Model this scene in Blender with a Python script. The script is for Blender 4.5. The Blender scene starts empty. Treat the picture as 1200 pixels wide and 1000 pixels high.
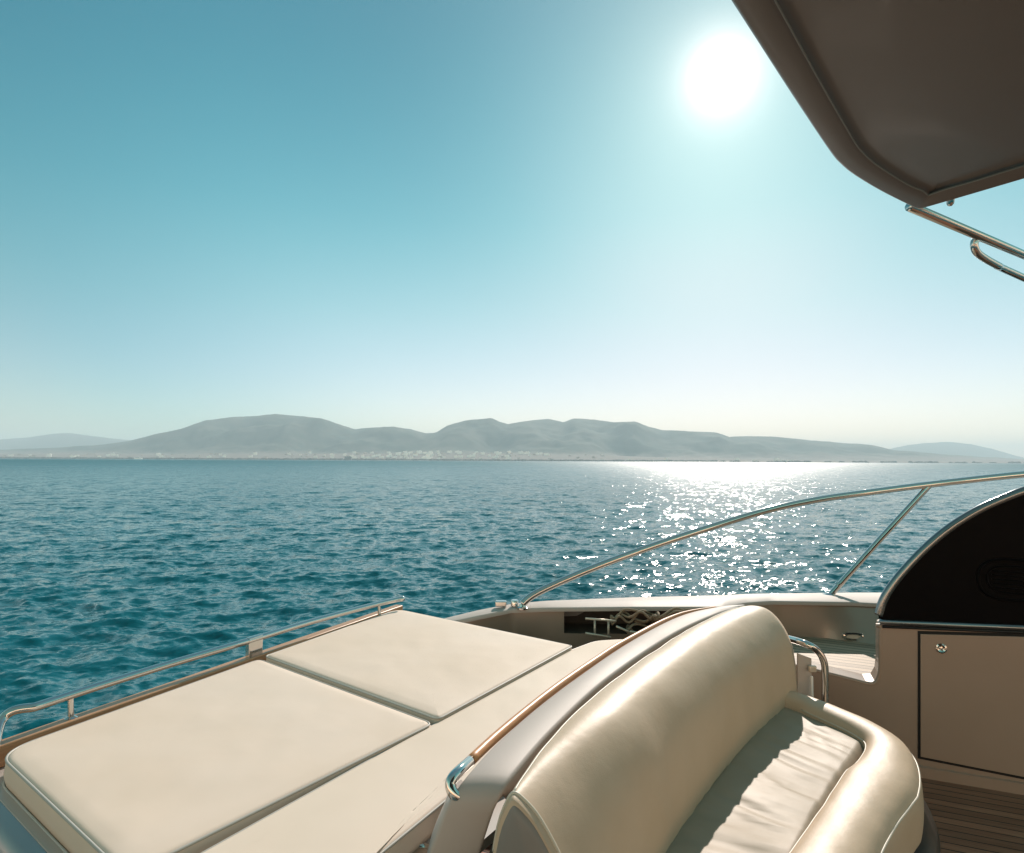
import bpy, math, random
import numpy as np
from mathutils import Vector, Matrix, noise
random.seed(7)
C = bpy.context.scene
col = C.collection
EYE = Vector((0, 0, 3.0)); F = 700.0
PITCH = math.atan(40/F); ROLL = math.radians(0.27)
R0 = Vector((1, 0, 0)); FW = Vector((0, math.cos(PITCH), math.sin(PITCH))); U0 = R0.cross(FW)
RT = R0*math.cos(ROLL)+U0*math.sin(ROLL); UP = U0*math.cos(ROLL)-R0*math.sin(ROLL)

def ray(px, py): return FW + RT*((px-600)/F) + UP*((500-py)/F)
def P(px, py, drop):                 # point on the level `drop` metres below the eye
    d = ray(px, py); t = -drop/d.z
    return EYE + d*t
def PY(px, py, Y):                   # point at forward distance Y
    d = ray(px, py); return EYE + d*(Y/d.y)
def XY(x, y, drop): return Vector((x, y, 3.0-drop))

# ------------------------------------------------------------------ helpers
def mesh(name, verts, faces, mat, parent=None, smooth=True, mats=None, fmat=None):
    me = bpy.data.meshes.new(name); me.from_pydata([tuple(v) for v in verts], [], faces)
    for m in (mats or [mat]): me.materials.append(m)
    if fmat: me.polygons.foreach_set('material_index', fmat)
    if smooth: me.polygons.foreach_set('use_smooth', [True]*len(faces))
    me.update()
    o = bpy.data.objects.new(name, me); col.objects.link(o)
    if parent: o.parent = parent
    return o
def empty(name, loc=(0, 0, 0)):
    o = bpy.data.objects.new(name, None); o.empty_display_size = .2; col.objects.link(o); return o
def tag(o, label=None, cat=None, group=None, kind=None):
    if label: o['label'] = label
    if cat: o['category'] = cat
    if group: o['group'] = group
    if kind: o['kind'] = kind
    return o
def sharp(o, deg=35):
    o.data.set_sharp_from_angle(angle=math.radians(deg)); return o

class MB:
    def __init__(s): s.v = []; s.f = []
    def add(s, v, f):
        n = len(s.v); s.v += [Vector(x) for x in v]; s.f += [tuple(i+n for i in q) for q in f]; return s
    def grid(s, rows, closed=False, cap=False):
        n = len(rows[0]); v = [p for r in rows for p in r]; f = []
        for i in range(len(rows)-1):
            for j in range(n if closed else n-1):
                k = (j+1) % n
                f.append((i*n+j, i*n+k, (i+1)*n+k, (i+1)*n+j))
        if cap:
            f.append(tuple(range(n))[::-1]); f.append(tuple((len(rows)-1)*n+i for i in range(n)))
        return s.add(v, f)
    def tube(s, pts, r, n=12, closed=False, flat=1.0):
        pts = [Vector(p) for p in pts]; m = len(pts); rows = []
        up = None
        for i, p in enumerate(pts):
            if closed: t = pts[(i+1) % m]-pts[i-1]
            else: t = pts[min(i+1, m-1)]-pts[max(i-1, 0)]
            t.normalize()
            if up is None:
                up = Vector((0, 0, 1)) if abs(t.z) < .9 else Vector((0, 1, 0))
            up = (up-t*up.dot(t)).normalized(); sd = t.cross(up)
            rr = r[i] if isinstance(r, (list, tuple)) else r
            rows.append([p+sd*(math.cos(a)*rr)+up*(math.sin(a)*rr*flat) for a in [2*math.pi*k/n for k in range(n)]])
        if closed: rows.append(rows[0]); return s.grid(rows, True)
        return s.grid(rows, True, True)
    def box(s, c, sx, sy, sz, ax=None):
        c = Vector(c); X, Y, Z = ax or (Vector((1, 0, 0)), Vector((0, 1, 0)), Vector((0, 0, 1)))
        v = [c+X*(a*sx/2)+Y*(b*sy/2)+Z*(d*sz/2) for a in (-1, 1) for b in (-1, 1) for d in (-1, 1)]
        return s.add(v, [(0, 1, 3, 2), (4, 6, 7, 5), (0, 4, 5, 1), (2, 3, 7, 6), (0, 2, 6, 4), (1, 5, 7, 3)])
    def lathe(s, base, axis, prof, n=24):
        base = Vector(base); axis = Vector(axis).normalized()
        a = Vector((0, 0, 1)) if abs(axis.z) < .9 else Vector((1, 0, 0))
        a = (a-axis*a.dot(axis)).normalized(); b = axis.cross(a)
        rows = [[base+axis*h+(a*math.cos(2*math.pi*k/n)+b*math.sin(2*math.pi*k/n))*r for k in range(n)] for r, h in prof]
        return s.grid(rows, True, True)
    def build(s, name, mat, parent=None, smooth=True, ang=40, bevel=0, sub=0):
        o = mesh(name, s.v, s.f, mat, parent, smooth)
        if bevel:
            b = o.modifiers.new('b', 'BEVEL'); b.width = bevel; b.segments = 3; b.limit_method = 'ANGLE'; b.angle_limit = math.radians(35)
        if sub:
            b = o.modifiers.new('s', 'SUBSURF'); b.levels = sub; b.render_levels = sub
        if smooth and ang: sharp(o, ang)
        return o

def cr(pts, n=8, closed=False):      # Catmull-Rom
    pts = [Vector(p) for p in pts]; m = len(pts); out = []
    rng = m if closed else m-1
    for i in range(rng):
        if closed: a, b, c, d = pts[i-1], pts[i], pts[(i+1) % m], pts[(i+2) % m]
        else: a, b, c, d = pts[max(i-1, 0)], pts[i], pts[i+1], pts[min(i+2, m-1)]
        for k in range(n):
            t = k/n
            out.append(.5*((2*b)+(c-a)*t+(2*a-5*b+4*c-d)*t*t+(-a+3*b-3*c+d)*t**3))
    if not closed: out.append(pts[-1])
    return out
def resample(pts, n):
    L = [0]
    for i in range(1, len(pts)): L.append(L[-1]+(pts[i]-pts[i-1]).length)
    out = []; j = 0
    for k in range(n):
        s = L[-1]*k/(n-1)
        while j < len(L)-2 and L[j+1] < s: j += 1
        t = (s-L[j])/max(L[j+1]-L[j], 1e-9); out.append(pts[j].lerp(pts[j+1], min(max(t, 0), 1)))
    return out
def lerp(a, b, t): return a+(b-a)*t
def interp(x, xs, ys):
    return float(np.interp(x, xs, ys))
def roundpoly(pts, rads, n=8):       # 2-D polygon with rounded corners
    out = []; m = len(pts)
    for i in range(m):
        p = Vector(pts[i][:2]); a = Vector(pts[i-1][:2]); b = Vector(pts[(i+1) % m][:2])
        r = rads[i] if isinstance(rads, (list, tuple)) else rads
        if r < .003: out.append(p); continue
        da = (a-p); db = (b-p); ra = min(r, da.length*.48); rb = min(r, db.length*.48)
        A = p+da.normalized()*ra; B = p+db.normalized()*rb
        for k in range(n+1):
            t = k/n; out.append(A*(1-t)**2+p*2*t*(1-t)+B*t*t)
    return out
def dens(pts, step):
    out = []; m = len(pts)
    for i in range(m):
        a, b = pts[i], pts[(i+1) % m]; k = max(1, int((b-a).length/step))
        for j in range(k): out.append(a.lerp(b, j/k))
    return out
def area(p): return sum(p[i-1].x*p[i].y-p[i].x*p[i-1].y for i in range(len(p)))/2
def inset(p, d):
    m = len(p); out = []
    for i in range(m):
        t = (p[(i+1) % m]-p[i-1]).normalized(); out.append(p[i]+Vector((-t.y, t.x))*d)
    return out

# ------------------------------------------------------------------ materials
def mat(name, base, rough=.5, metal=0., bump=None, var=None, coat=0., ior=None, spec=None, coord='Object', vscale=None):
    m = bpy.data.materials.new(name); m.use_nodes = True; nt = m.node_tree; N = nt.nodes; L = nt.links
    b = N['Principled BSDF']; b.inputs['Base Color'].default_value = (*base, 1); b.inputs['Roughness'].default_value = rough
    b.inputs['Metallic'].default_value = metal
    if coat: b.inputs['Coat Weight'].default_value = coat; b.inputs['Coat Roughness'].default_value = .06
    if ior: b.inputs['IOR'].default_value = ior
    if spec is not None: b.inputs['Specular IOR Level'].default_value = spec
    tc = N.new('ShaderNodeTexCoord'); src = tc.outputs[coord]
    if vscale:
        mp = N.new('ShaderNodeMapping'); mp.inputs['Scale'].default_value = vscale; L.new(src, mp.inputs['Vector']); src = mp.outputs['Vector']
    if var:   # (scale, second colour, detail)
        n = N.new('ShaderNodeTexNoise'); n.inputs['Scale'].default_value = var[0]; n.inputs['Detail'].default_value = var[2]
        L.new(src, n.inputs['Vector'])
        rp = N.new('ShaderNodeValToRGB'); rp.color_ramp.elements[0].position = .35; rp.color_ramp.elements[1].position = .65
        rp.color_ramp.elements[0].color = (*base, 1); rp.color_ramp.elements[1].color = (*var[1], 1)
        L.new(n.outputs['Fac'], rp.inputs['Fac']); L.new(rp.outputs['Color'], b.inputs['Base Color'])
        mr = N.new('ShaderNodeMapRange'); mr.inputs['To Min'].default_value = rough*.85; mr.inputs['To Max'].default_value = min(1, rough*1.2)
        L.new(n.outputs['Fac'], mr.inputs['Value']); L.new(mr.outputs['Result'], b.inputs['Roughness'])
    if bump:  # list of (scale, strength, distance, detail)
        prev = None
        for sc, st, di, de in bump:
            n = N.new('ShaderNodeTexNoise'); n.inputs['Scale'].default_value = sc; n.inputs['Detail'].default_value = de
            L.new(src, n.inputs['Vector'])
            bp = N.new('ShaderNodeBump'); bp.inputs['Strength'].default_value = st; bp.inputs['Distance'].default_value = di
            L.new(n.outputs['Fac'], bp.inputs['Height'])
            if prev: L.new(prev.outputs['Normal'], bp.inputs['Normal'])
            prev = bp
        L.new(prev.outputs['Normal'], b.inputs['Normal'])
    return m
M = {}
M['canvas'] = mat('cream_canvas', (.71, .58, .485), .62, bump=[(3, .25, .02, 3), (900, .12, .001, 1)], var=(1.6, (.68, .545, .44), 4), spec=.3)
M['canvas2'] = mat('cream_canvas_inner', (.72, .60, .50), .62, bump=[(2.2, .2, .02, 3), (900, .12, .001, 1)], var=(1.3, (.69, .565, .46), 4), spec=.3)
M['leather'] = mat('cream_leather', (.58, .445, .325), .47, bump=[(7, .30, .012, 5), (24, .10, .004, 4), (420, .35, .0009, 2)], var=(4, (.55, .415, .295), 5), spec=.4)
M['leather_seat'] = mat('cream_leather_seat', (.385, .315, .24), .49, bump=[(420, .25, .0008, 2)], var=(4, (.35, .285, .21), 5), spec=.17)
M['leather_shaded'] = mat('shaded_leather', (.22, .205, .19), .42, bump=[(7, .2, .012, 4), (420, .25, .0008, 2)])  # backrest leather greyed, the end panel's shade put into its colour
M['piping'] = mat('piping_vinyl', (.62, .56, .47), .4)
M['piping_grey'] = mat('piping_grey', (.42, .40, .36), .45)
M['satin'] = mat('satin_gelcoat', (.46, .40, .365), .56, .0, spec=.25, var=(1.5, (.43, .375, .34), 4))
M['silver'] = mat('silver_gelcoat', (.50, .455, .42), .36, .25, coat=.25, var=(1.2, (.47, .425, .39), 3))
M['champ'] = mat('champagne_gelcoat', (.35, .255, .20), .38, .1, coat=.3, var=(2.0, (.325, .235, .18), 4))
M['champ_dark'] = mat('bronze_gelcoat', (.34, .26, .205), .3, .35, coat=.3, var=(2.0, (.33, .265, .21), 4))
M['hull'] = mat('hull_gelcoat', (.30, .29, .28), .22, .4, coat=.5)
M['chrome'] = mat('stainless_steel', (.62, .60, .57), .07, 1., bump=[(60, .03, .002, 2)])
M['black'] = mat('black_glass', (.003, .003, .0035), .35, 0, spec=.04)
M['blackm'] = mat('black_rubber', (.006, .006, .007), .45)
M['rim'] = mat('dark_polished_frame', (.22, .24, .25), .16, .9)
M['dark'] = mat('locker_lining', (.06, .045, .035), .7, var=(8, (.10, .07, .05), 3))
M['gap'] = mat('shadow_gap', (.01, .009, .008), .8)
M['rope'] = mat('rope_fibre', (.30, .22, .15), .9, bump=[(160, .8, .004, 2)])
M['steel_dull'] = mat('painted_ladder_tube', (.62, .54, .44), .35, .4)
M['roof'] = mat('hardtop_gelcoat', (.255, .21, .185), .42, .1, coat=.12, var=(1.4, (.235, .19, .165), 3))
M['white'] = mat('white_paint', (.8, .8, .78), .4)
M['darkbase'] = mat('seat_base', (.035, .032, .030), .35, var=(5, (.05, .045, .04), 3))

def teak(name, c1, c2, lines=None, direc=(1, 0), rough=.45):
    m = bpy.data.materials.new(name); m.use_nodes = True; nt = m.node_tree; N = nt.nodes; L = nt.links
    b = N['Principled BSDF']; b.inputs['Roughness'].default_value = rough
    tc = N.new('ShaderNodeTexCoord'); mp = N.new('ShaderNodeMapping'); mp.vector_type = 'POINT'
    mp.inputs['Rotation'].default_value = (0, 0, -math.atan2(direc[1], direc[0])); L.new(tc.outputs['Object'], mp.inputs['Vector'])
    m2 = N.new('ShaderNodeMapping'); m2.inputs['Scale'].default_value = (1.5, 28, 28); L.new(mp.outputs['Vector'], m2.inputs['Vector'])
    n = N.new('ShaderNodeTexNoise'); n.inputs['Scale'].default_value = 3; n.inputs['Detail'].default_value = 6; L.new(m2.outputs['Vector'], n.inputs['Vector'])
    rp = N.new('ShaderNodeValToRGB'); rp.color_ramp.elements[0].position = .3; rp.color_ramp.elements[1].position = .7
    rp.color_ramp.elements[0].color = (*c1, 1); rp.color_ramp.elements[1].color = (*c2, 1)
    L.new(n.outputs['Fac'], rp.inputs['Fac']); out = rp.outputs['Color']; h = n.outputs['Fac']
    if lines:
        sp = N.new('ShaderNodeSeparateXYZ'); L.new(mp.outputs['Vector'], sp.inputs['Vector'])
        d = N.new('ShaderNodeMath'); d.operation = 'DIVIDE'; d.inputs[1].default_value = lines; L.new(sp.outputs['Y'], d.inputs[0])
        fr = N.new('ShaderNodeMath'); fr.operation = 'FRACT'; L.new(d.outputs[0], fr.inputs[0])
        lt = N.new('ShaderNodeMath'); lt.operation = 'LESS_THAN'; lt.inputs[1].default_value = .13; L.new(fr.outputs[0], lt.inputs[0])
        fl = N.new('ShaderNodeMath'); fl.operation = 'FLOOR'; L.new(d.outputs[0], fl.inputs[0])
        wn = N.new('ShaderNodeTexWhiteNoise'); wn.noise_dimensions = '1D'; L.new(fl.outputs[0], wn.inputs['W'])
        mr = N.new('ShaderNodeMapRange'); mr.inputs['To Min'].default_value = .75; mr.inputs['To Max'].default_value = 1.2; L.new(wn.outputs['Value'], mr.inputs['Value'])
        vm = N.new('ShaderNodeVectorMath'); vm.operation = 'SCALE'; L.new(out, vm.inputs[0]); L.new(mr.outputs['Result'], vm.inputs['Scale'])
        mx = N.new('ShaderNodeMix'); mx.data_type = 'RGBA'; mx.inputs['B'].default_value = (.012, .010, .009, 1)
        L.new(lt.outputs[0], mx.inputs['Factor']); L.new(vm.outputs[0], mx.inputs['A']); out = mx.outputs['Result']
        sb = N.new('ShaderNodeMath'); sb.operation = 'SUBTRACT'; L.new(h, sb.inputs[0]); L.new(lt.outputs[0], sb.inputs[1]); h = sb.outputs[0]
    L.new(out, b.inputs['Base Color'])
    bp = N.new('ShaderNodeBump'); bp.inputs['Strength'].default_value = .35; bp.inputs['Distance'].default_value = .002
    L.new(h, bp.inputs['Height']); L.new(bp.outputs['Normal'], b.inputs['Normal'])
    return m
WALLDIR = (.60, -.24)
M['teak_floor'] = teak('teak_cockpit_floor', (.23, .10, .06), (.34, .17, .105), .056, WALLDIR, .4)
M['teak_step'] = teak('teak_side_deck', (.34, .24, .16), (.44, .33, .23), .06, (.60, -.28), .6)
M['teak_trim'] = teak('teak_trim', (.40, .20, .10), (.52, .29, .16), None, (.5, 1), .35)
M['varnish'] = teak('varnished_handrail', (.46, .19, .07), (.56, .26, .10), None, (.65, .76), .42)

# ------------------------------------------------------------------ the yacht
yacht = tag(empty('motor_yacht'), 'silver and champagne motor yacht with teak trim, seen from its cockpit on open water', 'yacht')

PADT = 1.0
pNL = P(8, 876, PADT); pML = P(304, 771, PADT); pFL = P(466, 714, PADT)
pFR = P(672, 757, PADT); pMR = P(508, 846, PADT)
dR = (pMR-P(196, 1000, PADT)); dN = (P(122, 1000, PADT)-P(22, 905, PADT))
def isect(a, d, b, e):
    t = ((b.x-a.x)*e.y-(b.y-a.y)*e.x)/(d.x*e.y-d.y*e.x); return a+d*t
pNR = isect(P(22, 905, PADT), dN, pMR, dR)
pNL = isect(P(22, 905, PADT), dN, pML, pML-P(60, 858, PADT))

def edist_fn(pl):
    A = np.array([[q.x, q.y] for q in pl]); B = np.roll(A, -1, 0); D = B-A; LL = (D**2).sum(1)
    def f(p):
        w = np.array([p.x, p.y])-A; t = np.clip((w*D).sum(1)/LL, 0, 1); e = w-D*t[:, None]
        dd = np.sqrt((e**2).sum(1))
        return float(-np.log(np.exp(-dd*14).mean()*6)/14) if False else float((np.mean((dd+.02)**-4))**-.25*.55)
    return f
def cushion(name, pts, rads, drop, th, m, label, group, crown=.012, er=.022, pipe_m=None, dip=0.0, seed=0, lowpipe=True):
    pl = roundpoly(pts, rads, 10)
    if area(pl) < 0: pl = pl[::-1]
    pl = dens(pl, .03); z = 3-drop; edge_dist = edist_fn(pl)
    c = sum(pl, Vector((0, 0)))/len(pl)
    rows = []
    def ring(ins, zz): rows.append([Vector((q.x, q.y, zz)) for q in inset(pl, ins)])
    ring(.03, z-th); ring(.004, z-th+.004); ring(-.004, z-th*.6); ring(0, z-er)
    for k in range(1, 6):
        a = math.pi/2*k/5; ring(er*(1-math.cos(a)), z-er+er*math.sin(a))
    base = inset(pl, er)
    for k in range(1, 26):
        s = 1-k/25; s = max(s, .0005)
        row = []
        for q in base:
            p = c+(q-c)*s; e = 1-s
            dd = min(edge_dist(p), .30)/.30
            h = crown*(1-(1-dd)**2.5)
            h += .004*noise.noise(Vector((p.x*3.1, p.y*3.1, seed)))*min(1, e*5) + .0016*noise.noise(Vector((p.x*11, p.y*7, seed+5)))*min(1, e*8)
            row.append(Vector((p.x, p.y, z+h)))
        rows.append(row)
    b = MB().grid(rows, True, True)
    o = b.build(name, m, ang=None)
    tag(o, label, 'cushion', group)
    pb = MB().tube([Vector((q.x, q.y, z-.008)) for q in inset(pl, .002)], .0042, 8, True)
    if lowpipe: pb.tube([Vector((q.x, q.y, z-th+.006)) for q in inset(pl, -.001)], .0042, 8, True)
    pb.build('piping', pipe_m or M['piping_grey'], o, ang=None)
    return o
g = 'cream cushions of the sun pad'
ax = (pFR-pML).normalized()
along = (pFL-pML).normalized(); along2 = (pFR-pMR).normalized()
cushion('sun_pad_cushion', [pNL, pML, pMR, pNR], [.12, .05, .04, .1], PADT, .095, M['canvas'],
        'large cream sun pad cushion nearest the stern rail in the left foreground', g, crown=.007, seed=1)
cushion('sun_pad_cushion', [pML+along*.03, pFL, pFR, pMR+along2*.025], [.03, .10, .03, .03], PADT-.006, .095, M['canvas'],
        'squarish cream sun pad cushion at the far end, beyond the square rail bracket', g, crown=.007, seed=2)
# inner long cushion
ID = 1.012
q0 = pMR + (pMR-pFR).normalized()*1.35
perp = Vector((along2.y, -along2.x, 0)).normalized()
inner = [q0-perp*.004, P(505, 849, ID)-perp*.004, P(668, 761, ID)+perp*.0, P(698, 750, ID), P(745, 747.5, ID), P(800, 752, ID),
         P(790, 780, ID), P(690, 845, ID), P(541, 921, ID), P(440, 1003, ID), P(330, 1130, ID)]
cushion('sun_pad_cushion', inner, [.02, .0, .01, .06, .1, .1, .1, .12, .10, .0, .1], ID, .09, M['canvas2'],
        'long narrow cream cushion between the square sun pads and the wooden handrail', g, crown=.006, er=.018, seed=3)

# sun deck moulding under the pads
off = .125
nl = (pFL-pNL).normalized(); outl = Vector((-nl.y, nl.x, 0))
nn = (pNR-pNL).normalized(); outn = Vector((nn.y, -nn.x, 0))
BD = 1.088
cNL = isect(pNL+outl*off, nl, pNL+outn*.03, nn); cFL = pFL+outl*off+nl*.14
cNR = pNR+nn*1.2+outn*.03
deckp = [cNL, cFL, pFL+nl*.10, pFR+nl*.06+Vector((.02,0,0)), P(700, 762, BD), P(790, 762, BD), XY(1.1, 2.9, BD), P(700, 870, BD), P(560, 990, BD), XY(-.02, .6, BD), cNR]
b = MB(); n = len(deckp)
b.add([Vector((p.x, p.y, 3-BD)) for p in deckp]+[Vector((p.x, p.y, 3-BD-.03)) for p in deckp],
      [tuple(range(n))[::-1], tuple(range(n, 2*n))]+[(i, (i+1) % n, n+(i+1) % n, n+i) for i in range(n)])
b.build('sun_deck', M['silver'], yacht, smooth=False)
# fitting at the bottom centre (recessed cup on the silver deck)
cp = P(493, 1001, BD-.0)
MB().lathe(cp, (0, 0, 1), [(.040, .0005), (.040, .006), (.034, .009), (.028, .006), (.026, .002), (0.0005, .002)], 32).build('deck_cup', M['chrome'], yacht)

# outer teak coaming (two steps) along the open side
tA = cNL-nl*.02; tB = cFL
def strip(a, b_, w_in, w_out, z0, z1, out):
    q = [a-out*w_in, a+out*w_out, b_+out*w_out, b_-out*w_in]
    v = [Vector((p.x, p.y, z0)) for p in q]+[Vector((p.x, p.y, z1)) for p in q]
    return v, [(0, 1, 2, 3)[::-1], (4, 5, 6, 7), (0, 1, 5, 4), (1, 2, 6, 5), (2, 3, 7, 6), (3, 0, 4, 7)]
b = MB(); b.add(*strip(tA, tB, .065, -.006, 3-BD+.001, 3-BD+.078, outl))
b.add(*strip(tA, tB, .004, .022, 3-BD-.05, 3-BD+.045, outl))
b.build('teak_coaming', M['teak_trim'], yacht, bevel=.006)
# hull shell: near (stern) face profile, open-side face, far side face
def hullprof(p, out, prof): return [Vector((p.x, p.y, 0))+out*o+Vector((0, 0, 3-d)) for o, d in prof]
profN = [(-.02, BD+.004), (.03, BD+.006), (.055, BD+.02), (.065, BD+.045), (.068, BD+.06), (.10, BD+.062), (.15, BD+.075), (.175, BD+.11), (.185, BD+.17), (.19, BD+.26),
         (.175, BD+.265), (.172, BD+.29), (.20, BD+.295), (.215, BD+.33), (.22, BD+.5), (.22, 2.2), (.16, 3.3)]
rows = []
for t in np.linspace(0, 1, 24):
    rows.append(hullprof(cNL.lerp(cNR, t), outn, profN))
# corner wrap to open side
wrap = []
for k in range(9):
    a = k/8; d = (outn*(1-a)+outl*a).normalized()
    s = lerp(1.0, .35, a)
    wrap.append([Vector((cNL.x, cNL.y, 0))+d*(o*s if o > 0 else o)+Vector((0, 0, 3-dd)) for o, dd in profN])
side = []
for t in np.linspace(0, 1, 16):
    side.append([Vector((p.x, p.y, p.z)) for p in hullprof(cNL.lerp(cFL, t), outl, [(o*.35 if o > 0 else o, d) for o, d in profN])])
b = MB().grid(rows[::-1]+wrap[1:]+side[1:])
b.build('transom', M['hull'], yacht, ang=50)

# --- sun deck rail (open side)
def railpts(lst, drop): return [P(x, y, drop) for x, y in lst]
RD = .925
RY = lambda x, y: P(x, y, RD)
r0 = [P(-14, 905, 1.07), P(-6, 872, 1.0), P(2, 845, .95), P(16, 833, RD), P(40, 829, RD)]
rl = cr(r0, 6)[:-1]+cr([RY(40, 829), RY(110, 806), RY(200, 778), RY(285, 753), RY(360, 730), RY(430, 711), RY(462, 703.5), RY(471, 702)], 6)
rail = MB().tube(rl, .0165, 16).build('sun_deck_rail', M['chrome'], yacht, ang=None)
endp = rl[-1]
MB().lathe(endp, (rl[-1]-rl[-3]), [(.0135, -.012), (.017, -.010), (.018, 0), (.016, .012), (.009, .019), (.001, .021)], 20).build('end_cap', M['chrome'], rail)
def rail_at(px):
    best = min(rl, key=lambda p: abs((600+F*(p-EYE).dot(RT)/(p-EYE).dot(FW))-px)); return best
for px in (83, 446):
    t = rail_at(px)
    foot = Vector((t.x, t.y, 3-BD+.075))-outl*.01
    MB().tube([foot, foot.lerp(t, .5), t], .0105, 14).lathe(foot, (0, 0, 1), [(.022, -.02), (.022, .004), (.014, .009), (.010, .012)], 20).build('post', M['chrome'], rail)
t = rail_at(298)
bx = MB().box(Vector((t.x, t.y, (t.z+3-BD)/2+.018)), .085, .03, t.z-(3-BD)-.006, (nl, outl, Vector((0, 0, 1))))
bx.build('bracket_plate', M['chrome'], rail, bevel=.004)
t2 = [t-nl*.045, t+nl*.045]
MB().tube([t2[0], t, t2[1]], .0175, 18).build('bracket_sleeve', M['chrome'], rail)

# --- seat surround (curved silver coaming) ------------------------------------------
SD = .83
outerL = [(476, 1090, 1.24), (494, 1025, 1.08), (516, 965, .935), (529, 935, .865), (548, 906, .83), (592, 860, SD), (654, 809, SD), (735, 753, SD), (795, 722, SD), (840, 711, SD), (868, 709, SD)]
innerL = [(540, 1095, 1.22), (556, 1025, 1.07), (574, 965, .925), (586, 935, .86), (603, 905, .83), (650, 851, SD), (715, 792, SD), (790, 742, SD), (840, 719, SD), (862, 713, SD), (876, 711, SD)]
oc = resample(cr([P(*q) for q in outerL], 8), 100); ic = resample(cr([P(*q) for q in innerL], 8), 100)
rows = []
for i, (a, c_) in enumerate(zip(oc, ic)):
    k = i/99; d = (c_-a); w = d.length; d.normalize(); tt = oc[min(i+1, 99)]-oc[max(i-1, 0)]+ic[min(i+1, 99)]-ic[max(i-1, 0)]
    Z = d.cross(tt).normalized()
    dropn = 0
    r = []
    a2 = a-Z*dropn; c2 = c_-Z*dropn*.7
    r.append(a2-Z*.13+d*.02); r.append(a2-Z*.10-d*.004); r.append(a2-Z*.03-d*.002)
    for q in range(1, 5):
        an = math.pi/2*q/4; r.append(a2-Z*.012+d*(.012*(1-math.cos(an)))+Z*(.012*math.sin(an)))
    for q in (.25, .5, .75): r.append((a2+d*w*q)+Z*(.006*math.sin(math.pi*q))-Z*(0)) if False else r.append(a2.lerp(c2, q)+Z*.005*math.sin(math.pi*q))
    for q in range(0, 5):
        an = math.pi/2*q/4; r.append(c2-Z*.012-d*(.012*(1-math.sin(an)))*1.0+Z*(.012*math.cos(an))) if False else r.append(c2-d*.012+d*.012*math.sin(an)-Z*.012+Z*.012*math.cos(an))
    r.append(c2-Z*.05+Vector((0, .01*0, 0))); r.append(c2-Z*.08)
    rows.append(r)
Z = Vector((0, 0, 1))
MB().grid(rows, False, False).build('seat_surround', M['satin'], yacht, ang=None)

# varnished handrail just outside the surround
hr = [(552, 897), (592, 859), (650, 811), (700, 775), (735, 752), (795, 721), (838, 711)]
hd = SD+.004
hp = resample(cr([P(x-3+3*k/6, y-3+4*k/6, hd+.018*k/6) for k, (x, y) in enumerate(hr)], 8), 60)
hrail = MB().tube(hp, [.0145]*46+[.0145-.0006*i for i in range(14)], 14).build('handrail', M['varnish'], yacht, ang=None)
e0 = hp[0]; hdn = (hp[0]-hp[3]).normalized()
el = cr([e0-hdn*.01, P(539, 903, SD-.004), P(530.5, 912, SD), P(528, 920, SD+.012), P(532, 930, SD+.03), P(545, 938, SD+.05)], 6)
MB().tube(el, .0150, 16).build('end_fitting', M['chrome'], hrail, ang=None)

# --- bench seat -----------------------------------------------------------------------
bench = tag(empty('bench_seat'), 'curved cream leather bench seat with thick rolled backrest, right of the wooden handrail', 'seat')
seam = [(599, 936), (612, 911), (642, 869), (700, 812), (780, 755), (840, 722), (880, 711), (905, 712)]
path = resample(cr([P(x, y, .835) for x, y in seam], 8), 90)
# profile (u across towards the sitter, height offset from seam, closed loop)
prof = [(0.0, -.40), (-.004, -.2), (-.004, -.06), (0.0, -.008), (.012, .012), (.045, .030), (.085, .036), (.13, .026), (.172, -.004), (.205, -.05), (.232, -.115), (.245, -.19),
        (.252, -.27), (.256, -.36), (.256, -.42), (.25, -.46), (.2, -.48), (.1, -.48)]
cu = sum(p[0] for p in prof)/len(prof); cz = sum(p[1] for p in prof)/len(prof)
prof3 = cr([Vector((u, z, 0)) for u, z in prof], 3, True)
endp_ = [(-.07, -.42), (-.062, -.22), (-.040, -.09), (-.016, -.025), (-.003, -.003), (.008, -.003), (.028, -.018), (.056, -.045), (.085, -.085), (.112, -.13), (.14, -.185),
         (.165, -.235), (.185, -.30), (.20, -.37), (.21, -.42), (.20, -.46), (.15, -.48), (.05, -.48)]
end3 = cr([Vector((u, z, 0)) for u, z in endp_], 3, True)
rows = []
Ls = [0]
for i in range(1, 90): Ls.append(Ls[-1]+(path[i]-path[i-1]).length)
LT = Ls[-1]
stations = [0, .004, .012, .025, .045, .07, .10]+list(np.linspace(.14, LT-.26, 52))+[LT-.22, LT-.18, LT-.14, LT-.105, LT-.075, LT-.05, LT-.03, LT-.015, LT-.005, LT]
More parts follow.
